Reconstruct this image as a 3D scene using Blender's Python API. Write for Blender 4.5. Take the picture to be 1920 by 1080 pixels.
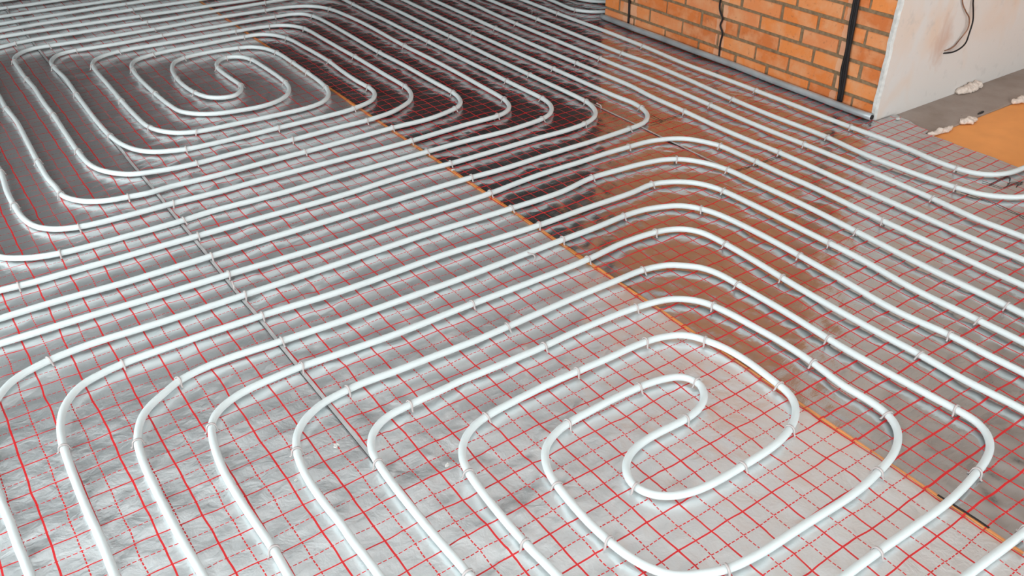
import bpy, math, random
import numpy as np
from mathutils import Vector, Matrix

random.seed(7)
rng = np.random.default_rng(11)
scene = bpy.context.scene
for o in list(bpy.data.objects):
    bpy.data.objects.remove(o, do_unlink=True)
C = scene.collection

# ------------------------------------------------------------------ camera
cam = bpy.data.cameras.new('camera')
cam.lens = 31.48
cam.sensor_width = 36.0
cam.clip_start = 0.05
co = bpy.data.objects.new('camera', cam)
C.objects.link(co)
right = Vector((0.81614, -0.57785, 0.00274))
up = Vector((0.31371, 0.44704, 0.83770))
fwd = Vector((0.48529, 0.68282, -0.54612))
M = Matrix((right, up, -fwd)).transposed().to_4x4()
M.translation = Vector((-0.8589, -1.3641, 1.5366))
co.matrix_world = M
scene.camera = co

# ------------------------------------------------------------------ world, daylight, exposure
world = bpy.data.worlds.new('daylight')
scene.world = world
world.use_nodes = True
bg = world.node_tree.nodes['Background']
bg.inputs['Color'].default_value = (0.90, 0.975, 1.0, 1)
bg.inputs['Strength'].default_value = 6.0
vs = scene.view_settings
vs.view_transform = 'Standard'
vs.look = 'None'
vs.gamma = 1.0
vs.use_curve_mapping = False
vs.exposure = -0.28
scene.cycles.use_denoising = True
scene.cycles.sample_clamp_indirect = 6.0
scene.cycles.diffuse_bounces = 4
scene.cycles.glossy_bounces = 4
scene.cycles.max_bounces = 7

CELL = 0.05                      # the printed grid: 5 cm squares
X0, X1 = -2.2, 6.0               # room, left and right walls
Y0, Y1 = -4.0, 5.35              # room, back and far walls
ZC = 2.75
# window openings: (axis wall, a0, a1, z0, z1)
WIN_LEFT = [(-3.0, -0.6), (0.0, 3.0)]
WIN_BACK = [(-1.6, 0.9), (1.7, 4.2)]
WZ0, WZ1 = 0.06, 2.15


def portal(loc, rot, sx, sy):
    l = bpy.data.lights.new('window_daylight', 'AREA')
    l.shape = 'RECTANGLE'
    l.size, l.size_y = sx, sy
    l.cycles.is_portal = True
    o = bpy.data.objects.new('window_daylight', l)
    o.location = loc
    o.rotation_euler = rot
    C.objects.link(o)


for a, b in WIN_LEFT:
    portal((X0 - 0.02, (a + b) / 2, (WZ0 + WZ1) / 2), (0, -math.pi / 2, 0), WZ1 - WZ0, b - a)
for a, b in WIN_BACK:
    portal(((a + b) / 2, Y0 - 0.02, (WZ0 + WZ1) / 2), (math.pi / 2, 0, 0), b - a, WZ1 - WZ0)


# ------------------------------------------------------------------ helpers
def link(o, parent=None):
    C.objects.link(o)
    if parent is not None:
        o.parent = parent
    return o


def mesh_obj(name, verts, faces, mat, parent=None, smooth=False):
    me = bpy.data.meshes.new(name)
    me.from_pydata([tuple(v) for v in verts], [], faces)
    me.update()
    if smooth:
        me.shade_smooth()
    me.materials.append(mat)
    return link(bpy.data.objects.new(name, me), parent)


def tag(o, label, cat, group=None):
    o['label'] = label
    o['category'] = cat
    if group:
        o['group'] = group
    return o


def structure(o, label=None):
    o['kind'] = 'structure'
    if label:
        o['label'] = label
    return o


def box_vf(lo, hi):
    x0, y0, z0 = lo
    x1, y1, z1 = hi
    v = [(x0, y0, z0), (x1, y0, z0), (x1, y1, z0), (x0, y1, z0), (x0, y0, z1), (x1, y0, z1), (x1, y1, z1), (x0, y1, z1)]
    f = [(0, 3, 2, 1), (4, 5, 6, 7), (0, 1, 5, 4), (1, 2, 6, 5), (2, 3, 7, 6), (3, 0, 4, 7)]
    return v, f


def boxes(name, lst, mat, parent=None):
    V, F = [], []
    for lo, hi in lst:
        v, f = box_vf(lo, hi)
        n = len(V)
        V += v
        F += [tuple(i + n for i in q) for q in f]
    return mesh_obj(name, V, F, mat, parent)


def catmull(P, step):
    P = np.vstack([2 * P[0] - P[1], P, 2 * P[-1] - P[-2]])
    out = []
    for i in range(1, len(P) - 2):
        p0, p1, p2, p3 = P[i - 1:i + 3]
        d = [max(np.linalg.norm(b - a), 1e-6) ** .5 for a, b in ((p0, p1), (p1, p2), (p2, p3))]
        m1 = ((p1 - p0) / d[0] - (p2 - p0) / (d[0] + d[1]) + (p2 - p1) / d[1]) * d[1]
        m2 = ((p2 - p1) / d[1] - (p3 - p1) / (d[1] + d[2]) + (p3 - p2) / d[2]) * d[1]
        n = max(1, int(np.ceil(np.linalg.norm(p2 - p1) / step)))
        t = np.arange(n)[:, None] / n
        out.append((2 * t**3 - 3 * t**2 + 1) * p1 + (t**3 - 2 * t**2 + t) * m1 + (-2 * t**3 + 3 * t**2) * p2 + (t**3 - t**2) * m2)
    out.append(P[-2:-1])
    return np.vstack(out)


def tube(name, pts, r, mat, parent=None, sides=12, radii=None, upv=(0, 0, 1)):
    """One tube swept along 3-D points, closed at both ends."""
    P = np.asarray(pts, float)
    T = np.gradient(P, axis=0)
    T /= np.linalg.norm(T, axis=1)[:, None] + 1e-12
    U = np.tile(np.asarray(upv, float), (len(P), 1))
    S = np.cross(T, U)
    S /= np.linalg.norm(S, axis=1)[:, None] + 1e-12
    N = np.cross(S, T)
    R = np.full(len(P), r) if radii is None else np.asarray(radii)
    a = np.linspace(0, 2 * math.pi, sides, endpoint=False)
    ring = P[:, None, :] + R[:, None, None] * (np.cos(a)[None, :, None] * S[:, None, :] + np.sin(a)[None, :, None] * N[:, None, :])
    n = len(P)
    V = ring.reshape(-1, 3)
    i = np.arange(n - 1)[:, None] * sides
    k = np.arange(sides)[None, :]
    k2 = (k + 1) % sides
    Q = np.stack([i + k, i + k2, i + sides + k2, i + sides + k], -1).reshape(-1, 4)
    me = bpy.data.meshes.new(name)
    me.vertices.add(len(V))
    me.vertices.foreach_set('co', V.astype(np.float32).ravel())
    nl = len(Q) * 4 + 2 * sides
    me.loops.add(nl)
    caps = np.concatenate([np.arange(sides)[::-1], (n - 1) * sides + np.arange(sides)])
    me.loops.foreach_set('vertex_index', np.concatenate([Q.ravel(), caps]).astype(np.int32))
    me.polygons.add(len(Q) + 2)
    st = np.concatenate([np.arange(len(Q)) * 4, [len(Q) * 4, len(Q) * 4 + sides]])
    me.polygons.foreach_set('loop_start', st.astype(np.int32))
    me.update(calc_edges=True)
    me.validate()
    me.shade_smooth()
    me.materials.append(mat)
    return link(bpy.data.objects.new(name, me), parent)


def vnoise(x, y, seed):
    """Smooth value noise, about -1..1, at unit lattice."""
    g = np.random.default_rng(seed).uniform(-1, 1, (256, 256))
    xi, yi = np.floor(x).astype(int), np.floor(y).astype(int)
    fx, fy = x - xi, y - yi
    fx = fx**3 * (fx * (fx * 6 - 15) + 10)
    fy = fy**3 * (fy * (fy * 6 - 15) + 10)
    a, b = g[xi % 256, yi % 256], g[(xi + 1) % 256, yi % 256]
    c, d = g[xi % 256, (yi + 1) % 256], g[(xi + 1) % 256, (yi + 1) % 256]
    return (a * (1 - fx) + b * fx) * (1 - fy) + (c * (1 - fx) + d * fx) * fy


# ------------------------------------------------------------------ materials
class NT:
    """Small wrapper for building node trees."""
    def __init__(self, name):
        self.m = bpy.data.materials.new(name)
        self.m.use_nodes = True
        self.t = self.m.node_tree
        self.t.nodes.clear()
        self.out = self.t.nodes.new('ShaderNodeOutputMaterial')

    def n(self, kind, **kw):
        x = self.t.nodes.new('ShaderNode' + kind)
        for k, v in kw.items():
            setattr(x, k, v)
        return x

    def l(self, a, b):
        self.t.links.new(a, b)

    def set(self, sock, v):
        if hasattr(v, 'is_output') or isinstance(v, bpy.types.NodeSocket):
            self.l(v, sock)
        else:
            sock.default_value = v

    def math(self, op, a, b=None, c=None):
        x = self.n('Math', operation=op)
        self.set(x.inputs[0], a)
        if b is not None:
            self.set(x.inputs[1], b)
        if c is not None:
            self.set(x.inputs[2], c)
        return x.outputs[0]

    def pos(self):
        return self.n('NewGeometry').outputs['Position']

    def noise(self, vec, scale, detail=3.0, rough=0.5, dist=0.0):
        x = self.n('TexNoise')
        self.l(vec, x.inputs['Vector'])
        x.inputs['Scale'].default_value = scale
        x.inputs['Detail'].default_value = detail
        x.inputs['Roughness'].default_value = rough
        x.inputs['Distortion'].default_value = dist
        return x.outputs['Fac']

    def scaled(self, vec, s):
        x = self.n('VectorMath', operation='MULTIPLY')
        self.l(vec, x.inputs[0])
        x.inputs[1].default_value = s
        return x.outputs[0]

    def ramp(self, fac, stops):
        x = self.n('ValToRGB')
        self.l(fac, x.inputs[0])
        e = x.color_ramp.elements
        while len(e) < len(stops):
            e.new(0.5)
        for k, (p, c) in enumerate(stops):
            e[k].position = p
            e[k].color = (*c, 1) if len(c) == 3 else c
        return x.outputs['Color']

    def mix(self, fac, a, b, blend='MIX'):
        x = self.n('Mix', data_type='RGBA', blend_type=blend)
        self.set(x.inputs[0], fac)
        for s, v in ((x.inputs[6], a), (x.inputs[7], b)):
            if isinstance(v, tuple):
                s.default_value = (*v, 1) if len(v) == 3 else v
            else:
                self.l(v, s)
        return x.outputs[2]

    def bump(self, h, strength, dist):
        x = self.n('Bump')
        x.inputs['Strength'].default_value = strength
        x.inputs['Distance'].default_value = dist
        self.l(h, x.inputs['Height'])
        return x.outputs['Normal']

    def principled(self, color, rough=0.5, metallic=0.0, spec=0.5, normal=None):
        b = self.n('BsdfPrincipled')
        if isinstance(color, tuple):
            b.inputs['Base Color'].default_value = (*color, 1)
        else:
            self.l(color, b.inputs['Base Color'])
        self.set(b.inputs['Roughness'], rough)
        b.inputs['Metallic'].default_value = metallic
        b.inputs['Specular IOR Level'].default_value = spec
        if normal is not None:
            self.l(normal, b.inputs['Normal'])
        return b

    def done(self, sock):
        self.l(sock, self.out.inputs['Surface'])
        return self.m


def simple(name, color, rough=0.5, spec=0.5, var=0.06, scale=30.0, bump=0.0, metal=0.0):
    t = NT(name)
    p = t.pos()
    n = t.noise(p, scale, 3.0)
    lo = tuple(c * (1 - var) for c in color)
    hi = tuple(min(1, c * (1 + var)) for c in color)
    col = t.ramp(n, [(0.3, lo), (0.7, hi)])
    nm = t.bump(n, bump, 0.002) if bump else None
    return t.done(t.principled(col, rough, metal, spec, nm).outputs[0])


def line_mask(t, x, off, w_solid, w_dash, along, duty=0.72, dash=0.0125):
    """1 on printed lines: solid every 10 cm, dashed half-way between."""
    s = t.math('DIVIDE', t.math('SUBTRACT', x, off), 2 * CELL)
    d = t.math('MULTIPLY', t.math('ABSOLUTE', t.math('SUBTRACT', s, t.math('ROUND', s))), 2 * CELL)
    solid = t.math('LESS_THAN', d, w_solid)
    s2 = t.math('ADD', s, 0.5)
    d2 = t.math('MULTIPLY', t.math('ABSOLUTE', t.math('SUBTRACT', s2, t.math('ROUND', s2))), 2 * CELL)
    dl = t.math('LESS_THAN', d2, w_dash)
    on = t.math('LESS_THAN', t.math('FRACT', t.math('DIVIDE', along, dash)), duty)
    return t.math('MAXIMUM', solid, t.math('MULTIPLY', dl, on))


def foil_mat(name, u_off, v_off, rough, color, bump, stretch, wu, wv, haze, duty):
    t = NT(name)
    p = t.pos()
    wob = t.n('TexNoise')
    t.l(p, wob.inputs['Vector'])
    wob.inputs['Scale'].default_value = 9.0
    wob.inputs['Detail'].default_value = 1.0
    w = t.n('VectorMath', operation='SUBTRACT')
    t.l(wob.outputs['Color'], w.inputs[0])
    w.inputs[1].default_value = (0.5, 0.5, 0.5)
    w2 = t.scaled(w.outputs[0], (0.011, 0.011, 0.0))
    ad = t.n('VectorMath', operation='ADD')
    t.l(p, ad.inputs[0])
    t.l(w2, ad.inputs[1])
    sp = t.n('SeparateXYZ')
    t.l(ad.outputs[0], sp.inputs[0])
    x, y = sp.outputs[0], sp.outputs[1]
    mk = t.math('MAXIMUM', line_mask(t, x, u_off * CELL, wu, wu * 0.68, y, duty), line_mask(t, y, v_off * CELL, wv, wv * 0.72, x, duty))
    # fine relief of the laminated foil
    sv = t.scaled(p, stretch)
    h1 = t.noise(sv, 26.0, 4.0, 0.55, 0.6)
    h2 = t.noise(p, 160.0, 2.0, 0.5)
    h = t.math('ADD', h1, t.math('MULTIPLY', h2, 0.12))
    nm = t.bump(h, bump, 0.004)
    rv = t.math('MULTIPLY_ADD', t.noise(p, 7.0, 2.0), 0.12, rough - 0.06)
    foil = t.principled(color, rv, 1.0, 0.5, nm)
    matt = t.principled(color, 0.85, 1.0, 0.5, nm)
    hz = t.n('MixShader')
    hz.inputs[0].default_value = haze
    t.l(foil.outputs[0], hz.inputs[1])
    t.l(matt.outputs[0], hz.inputs[2])
    red = t.principled((0.66, 0.014, 0.018), 0.35, 0.0, 0.5, nm)
    mx = t.n('MixShader')
    t.l(mk, mx.inputs[0])
    t.l(hz.outputs[0], mx.inputs[1])
    t.l(red.outputs[0], mx.inputs[2])
    return t.done(mx.outputs[0])


def film_mat():
    """Clear edge film with the printed red cross lines."""
    t = NT('clear_film')
    p = t.pos()
    sp = t.n('SeparateXYZ')
    t.l(p, sp.inputs[0])
    mk = line_mask(t, sp.outputs[1], 0.0, 0.0022, 0.0016, sp.outputs[0])
    tr = t.n('BsdfTransparent')
    tr.inputs[0].default_value = (0.97, 0.95, 0.93, 1)
    gl = t.n('BsdfGlossy')
    gl.inputs['Roughness'].default_value = 0.15
    m0 = t.n('MixShader')
    m0.inputs[0].default_value = 0.06
    t.l(tr.outputs[0], m0.inputs[1])
    t.l(gl.outputs[0], m0.inputs[2])
    red = t.principled((0.7, 0.02, 0.02), 0.4)
    m1 = t.n('MixShader')
    t.l(mk, m1.inputs[0])
    t.l(m0.outputs[0], m1.inputs[1])
    t.l(red.outputs[0], m1.inputs[2])
    return t.done(m1.outputs[0])


def brick_mat():
    t = NT('fired_brick')
    p = t.pos()
    rnd = t.n('ObjectInfo').outputs['Random']
    base = t.ramp(rnd, [(0.0, (0.60, 0.17, 0.050)), (0.3, (0.72, 0.205, 0.050)), (0.65, (0.78, 0.265, 0.075)), (1.0, (0.70, 0.24, 0.095))])
    n1 = t.noise(p, 14.0, 4.0)
    c = t.mix(t.ramp(n1, [(0.42, (0, 0, 0)), (0.68, (0.75, 0.75, 0.75))]), base, (0.74, 0.36, 0.18))
    n2 = t.noise(p, 55.0, 3.0)
    c = t.mix(t.ramp(n2, [(0.62, (0, 0, 0)), (0.75, (0.5, 0.5, 0.5))]), c, (0.36, 0.12, 0.06))
    # pale dried adhesive beside the cables
    sp = t.n('SeparateXYZ')
    t.l(p, sp.inputs[0])
    yy = t.math('ADD', sp.outputs[1], t.math('MULTIPLY', t.math('SUBTRACT', t.noise(p, 18.0), 0.5), 0.03))

    def band(c0, w):
        return t.math('SUBTRACT', 1.0, t.math('SMOOTHSTEP', t.math('ABSOLUTE', t.math('SUBTRACT', yy, c0)), w * 0.6, w)) if False else \
            t.math('LESS_THAN', t.math('ABSOLUTE', t.math('SUBTRACT', yy, c0)), w)
    bm = t.math('MAXIMUM', band(0.982, 0.016), t.math('MAXIMUM', band(2.38, 0.055), band(1.70, 0.03)))
    c = t.mix(t.math('MULTIPLY', bm, 0.5), c, (0.74, 0.46, 0.31))
    nm = t.bump(t.noise(p, 90.0, 4.0), 0.35, 0.004)
    return t.done(t.principled(c, 0.8, 0, 0.25, nm).outputs[0])


def plaster_mat():
    t = NT('skimmed_plaster')
    p = t.pos()
    sv = t.scaled(p, (1.0, 1.0, 0.55))
    n1 = t.noise(sv, 3.2, 3.0, 0.5, 0.6)
    c = t.mix(t.ramp(n1, [(0.47, (0, 0, 0)), (0.63, (0.75, 0.75, 0.75))]), (0.69, 0.645, 0.61), (0.72, 0.54, 0.42))
    n2 = t.noise(p, 25.0, 4.0)
    c = t.mix(t.ramp(n2, [(0.6, (0, 0, 0)), (0.8, (0.4, 0.4, 0.4))]), c, (0.46, 0.43, 0.41))
    # rusty stain round the cable hole
    d = t.n('VectorMath', operation='DISTANCE')
    q = t.scaled(p, (1.0, 1.0, 0.6))
    t.l(q, d.inputs[0])
    d.inputs[1].default_value = (2.985, 0.745, 0.158)
    dd = t.math('ADD', d.outputs['Value'], t.math('MULTIPLY', t.math('SUBTRACT', t.noise(sv, 14.0, 3.0, 0.6, 1.0), 0.5), 0.14))
    st = t.ramp(dd, [(0.015, (0.55, 0.55, 0.55)), (0.085, (0, 0, 0))])
    c = t.mix(st, c, (0.52, 0.27, 0.16))
    nm = t.bump(t.noise(p, 40.0, 4.0), 0.15, 0.003)
    return t.done(t.principled(c, 0.75, 0, 0.3, nm).outputs[0])


def concrete_mat():
    t = NT('grey_concrete')
    p = t.pos()
    n1 = t.noise(p, 6.0, 5.0, 0.6)
    c = t.ramp(n1, [(0.3, (0.31, 0.245, 0.205)), (0.7, (0.41, 0.34, 0.30))])
    v = t.n('TexVoronoi')
    t.l(p, v.inputs['Vector'])
    v.inputs['Scale'].default_value = 22.0
    pit = t.ramp(v.outputs['Distance'], [(0.05, (0.75, 0.75, 0.75)), (0.12, (0, 0, 0))])
    sel = t.ramp(t.noise(p, 12.0, 1.0), [(0.56, (0, 0, 0)), (0.6, (1, 1, 1))])
    c = t.mix(t.mix(1.0, pit, sel, 'MULTIPLY'), c, (0.13, 0.10, 0.09))
    nm = t.bump(t.noise(p, 120.0, 4.0), 0.3, 0.003)
    return t.done(t.principled(c, 0.85, 0, 0.2, nm).outputs[0])


MAT_PIPE = simple('white_plastic_pipe', (0.665, 0.71, 0.705), 0.32, 0.5, 0.015, 20.0)
MAT_CLIP = simple('pale_clip_plastic', (0.52, 0.455, 0.44), 0.35, 0.5, 0.06, 60.0)
MAT_BRICK = brick_mat()
MAT_MORTAR = simple('mortar', (0.25, 0.168, 0.098), 0.95, 0.1, 0.25, 60.0, 0.6)
MAT_PLASTER = plaster_mat()
MAT_EDGE = simple('broken_plaster', (0.62, 0.60, 0.57), 0.85, 0.2, 0.15, 40.0, 0.25)
MAT_CONC = concrete_mat()
MAT_XPS = simple('orange_insulation', (0.90, 0.36, 0.105), 0.65, 0.3, 0.05, 9.0, 0.1)
MAT_FOAM = simple('pale_foam', (0.74, 0.62, 0.54), 0.9, 0.15, 0.12, 90.0, 0.8)
MAT_TUBE = simple('grey_tube', (0.44, 0.47, 0.485), 0.28, 0.8, 0.18, 9.0, 0.0, 0.35)
MAT_BLACK = simple('black_sheath', (0.014, 0.011, 0.011), 0.55, 0.3, 0.3, 60.0)
MAT_COPPER = simple('copper_wire', (0.22, 0.10, 0.055), 0.45, 0.5, 0.5, 60.0)
MAT_INK_SHADE = simple('black_ink_and_shade', (0.02, 0.016, 0.016), 0.5, 0.4, 0.1, 60.0)  # marker ink, also the black put in for the gap shadow and hole
MAT_WHITE = simple('white_ceiling_paint', (0.82, 0.82, 0.81), 0.9, 0.2, 0.02, 3.0)
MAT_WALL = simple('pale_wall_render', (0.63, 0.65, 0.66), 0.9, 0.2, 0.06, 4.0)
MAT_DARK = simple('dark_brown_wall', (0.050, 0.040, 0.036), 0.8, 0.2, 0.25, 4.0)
MAT_TAPE = simple('clear_seam_tape', (0.46, 0.455, 0.45), 0.25, 0.6, 0.12, 25.0)
MAT_FRAME = simple('white_window_frame', (0.8, 0.8, 0.8), 0.4, 0.5, 0.02, 10.0)
MAT_FILM = film_mat()
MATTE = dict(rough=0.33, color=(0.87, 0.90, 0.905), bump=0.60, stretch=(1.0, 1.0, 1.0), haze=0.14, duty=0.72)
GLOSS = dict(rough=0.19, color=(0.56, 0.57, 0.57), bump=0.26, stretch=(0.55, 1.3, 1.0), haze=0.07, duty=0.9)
MAT_FOIL = [
    foil_mat('foil_left', -0.15, -0.12, wu=0.0022, wv=0.0017, **MATTE),
    foil_mat('foil_middle', 0.0, -0.02, wu=0.0022, wv=0.0020, **MATTE),
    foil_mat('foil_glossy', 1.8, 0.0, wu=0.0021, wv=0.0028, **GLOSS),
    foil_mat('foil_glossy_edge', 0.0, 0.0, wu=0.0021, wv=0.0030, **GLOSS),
]

# ------------------------------------------------------------------ the room
FZ = -0.034
structure(boxes('floor', [((X0 - 0.2, Y0 - 0.2, FZ - 0.15), (X1 + 0.2, Y1 + 0.2, FZ))], MAT_CONC))
YS = 4.0                          # white ceiling ends here; beyond, made-up dark colour dims the foil reflections
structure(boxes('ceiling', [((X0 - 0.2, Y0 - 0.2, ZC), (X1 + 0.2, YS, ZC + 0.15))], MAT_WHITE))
structure(boxes('ceiling_far_dimmed', [((X0 - 0.2, YS, ZC), (X1 + 0.2, Y1 + 0.2, ZC + 0.15))], MAT_DARK))  # unseen far ceiling, darkened only for what the foil mirrors


def wall_with_windows(name, axis, wins, mat):
    lst = []
    a0, a1 = (Y0, Y1) if axis == 'x' else (X0, X1)
    cuts = [a0] + [c for w in wins for c in w] + [a1]
    for k in range(0, len(cuts), 2):
        lst.append((cuts[k], cuts[k + 1], FZ, ZC))
    for a, b in wins:
        lst += [(a, b, FZ, WZ0), (a, b, WZ1, ZC)]
    bl = []
    for a, b, z0, z1 in lst:
        bl.append(((X0 - 0.2, a, z0), (X0, b, z1)) if axis == 'x' else ((a, Y0 - 0.2, z0), (b, Y0, z1)))
    return structure(boxes(name, bl, mat))


wall_with_windows('wall_left', 'x', WIN_LEFT, MAT_WALL)
wall_with_windows('wall_back', 'y', WIN_BACK, MAT_WALL)
k = 0
for axis, wins in (('x', WIN_LEFT), ('y', WIN_BACK)):
    for a, b in wins:
        k += 1
        w = 0.05
        rects = [(a, b, WZ0, WZ0 + w), (a, b, WZ1 - w, WZ1), (a, a + w, WZ0, WZ1), (b - w, b, WZ0, WZ1), ((a + b) / 2 - w / 2, (a + b) / 2 + w / 2, WZ0, WZ1)]
        bl = [(((X0 - 0.14, p, z0), (X0 - 0.08, q, z1)) if axis == 'x' else ((p, Y0 - 0.14, z0), (q, Y0 - 0.08, z1))) for p, q, z0, z1 in rects]
        structure(boxes('window_%d' % k, bl, MAT_FRAME))
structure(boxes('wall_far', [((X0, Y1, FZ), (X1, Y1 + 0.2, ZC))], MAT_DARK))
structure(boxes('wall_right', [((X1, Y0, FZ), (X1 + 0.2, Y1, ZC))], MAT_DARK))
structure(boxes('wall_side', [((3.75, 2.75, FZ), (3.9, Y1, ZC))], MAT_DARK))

# brick wall: mortar core, every brick its own child
BX = 2.607                        # brick face
BY0, BY1 = 0.766, 2.592
structure(boxes('wall_beam', [((BX + 0.001, BY0, 0.068 + 25 * 0.0755 + 0.004), (BX + 0.2, BY1, ZC))], MAT_WALL))
core = structure(boxes('wall_brick', [((BX + 0.007, BY0, FZ), (X1, BY1 - 0.004, ZC - 0.001))], MAT_MORTAR), 'exposed orange brick wall with sandy mortar joints')
_bm = {}


def brick_mesh(ln, variant):
    key = (round(ln, 3), variant)
    if key in _bm:
        return _bm[key]
    r = random.Random(hash(key) & 0xffff)
    h, d, b = 0.0600, 0.05, 0.003
    def j(a=0.0016): return r.uniform(-a, a)
    # front face (towards -x) chamfered; y along the wall, z up
    V = []
    for x, s in ((0.0, b), (b, 0.0), (d, 0.0)):
        for y, z in ((s, s), (ln - s, s), (ln - s, h - s), (s, h - s)):
            V.append((x + j(0.0006), y + j(), z + j()))
    F = [(0, 3, 2, 1)]
    for k in range(2):
        o = 4 * k
        for i in range(4):
            i2 = (i + 1) % 4
            F.append((o + i, o + i2, o + 4 + i2, o + 4 + i))
    F.append((8, 9, 10, 11))
    me = bpy.data.meshes.new('brick')
    me.from_pydata(V, [], F)
    me.update()
    me.materials.append(MAT_BRICK)
    _bm[key] = me
    return me


ROWS = [
    [2.345, 2.094, 1.842, 1.586, 1.383, 1.125, 0.88],
    [2.473, 2.221, 1.969, 1.712, 1.461, 1.256, 0.995],
    [2.354, 2.095, 1.843, 1.588, 1.332, 1.131, 0.876],
    [2.473, 2.221, 1.967, 1.715, 1.462, 1.216, 1.004],
    [2.350, 2.100, 1.845, 1.594, 1.344, 1.137, 0.882],
    [2.473, 2.221, 1.970, 1.720, 1.470, 1.269, 1.017],
    [2.350, 2.100, 1.845, 1.594, 1.344, 1.137, 0.892],
]
PITCH = 0.0755
nrow = 26
for rI in range(nrow):
    z0 = 0.068 - PITCH + rI * PITCH + 0.0077
    if z0 + 0.0600 > ZC:
        break
    js = ROWS[rI] if rI < len(ROWS) else ROWS[(rI - 7) % 2 * 1 + 3]
    ends = [BY1 + 0.0065] + js + [BY0 - 0.0065]
    for a, b in zip(ends[:-1], ends[1:]):
        ln = round((a - b - 0.014 - random.choice((0, 0, 0, 0.006))) / 0.004) * 0.004
        o = bpy.data.objects.new('brick', brick_mesh(ln, random.randrange(3)))
        o.location = (BX + random.uniform(-0.0015, 0.0015), b + 0.0065, z0)
        link(o, core)

# plastered return of the wall, ragged where it meets the bricks
nz = 90
zz = np.linspace(FZ, ZC, nz)
ex = BX - 0.004 + 0.007 * vnoise(zz * 14, zz * 0 + .5, 5) + 0.003 * vnoise(zz * 60, zz * 0 + .5, 6)
ex2 = ex + 0.010 + 0.005 * vnoise(zz * 40, zz * 0 + .5, 8)
V, F = [], []
for i in range(nz):
    V += [(ex[i], 0.768, zz[i]), (ex[i], 0.752, zz[i]), (ex2[i], 0.745, zz[i])]
for i in range(nz - 1):
    for c in range(2):
        F.append((3 * i + c, 3 * i + c + 1, 3 * i + 4 + c, 3 * i + 3 + c))
plaster_edge = mesh_obj('plaster_edge', V, F, MAT_EDGE)
V, F = [], []
for i in range(nz):
    V += [(ex2[i], 0.745, zz[i]), (X1, 0.745, zz[i]), (X1, 0.7655, zz[i]), (ex2[i], 0.7655, zz[i])]
for i in range(nz - 1):
    a, b = 4 * i, 4 * i + 4
    for c in range(4):
        c2 = (c + 1) % 4
        F.append((a + c, a + c2, b + c2, b + c))
wp = structure(mesh_obj('wall_plastered', V, F, MAT_PLASTER), 'pale skimmed plaster wall with peach smears beside the bricks')
plaster_edge.parent = wp

# concrete step along the plastered wall, orange board, underlay
XE = 2.665                        # foil edge right of the corner
yy_ = np.linspace(2.60, X1, 60)
ew = 0.525 + 0.002 * vnoise(yy_ * 9, yy_ * 0 + .3, 12)
V = [(x, y, -0.012) for x, y in zip(yy_, ew)] + [(x, 0.745, -0.012) for x in yy_] + [(x, y - 0.001, FZ) for x, y in zip(yy_, ew)]
F = [(i, i + 1, 61 + i, 60 + i) for i in range(59)] + [(120 + i, 121 + i, i + 1, i) for i in range(59)]
tag(mesh_obj('concrete_strip', V, F, MAT_CONC), 'bare grey concrete strip along the foot of the plastered wall', 'concrete strip')
tag(boxes('insulation_board', [((XE - 0.05, -3.9, FZ), (X1 - 0.02, 0.5215, -0.0190))], MAT_XPS), 'bare orange insulation board beside the concrete strip', 'insulation board')
tag(boxes('insulation_underlay', [((X0 + 0.02, Y0 + 0.02, FZ), (XE - 0.052, BY0 - 0.04, -0.0150)), ((X0 + 0.02, BY0 - 0.04, FZ), (BX - 0.004, Y1 - 0.02, -0.0150)), ((0.8064, Y0 + 0.02, -0.0150), (0.8108, 0.5, -0.001)), ((0.8012, 0.5, -0.0150), (0.8108, Y1 - 0.02, -0.001))], MAT_XPS),
    'orange insulation layer showing as a thin line between two foil sheets', 'insulation')

# ------------------------------------------------------------------ foil sheets
ys = np.concatenate([np.linspace(-3.9, -1.3, 40), np.arange(-1.28, 3.0, 0.01), np.arange(3.0, 5.32, 0.018)])


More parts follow.
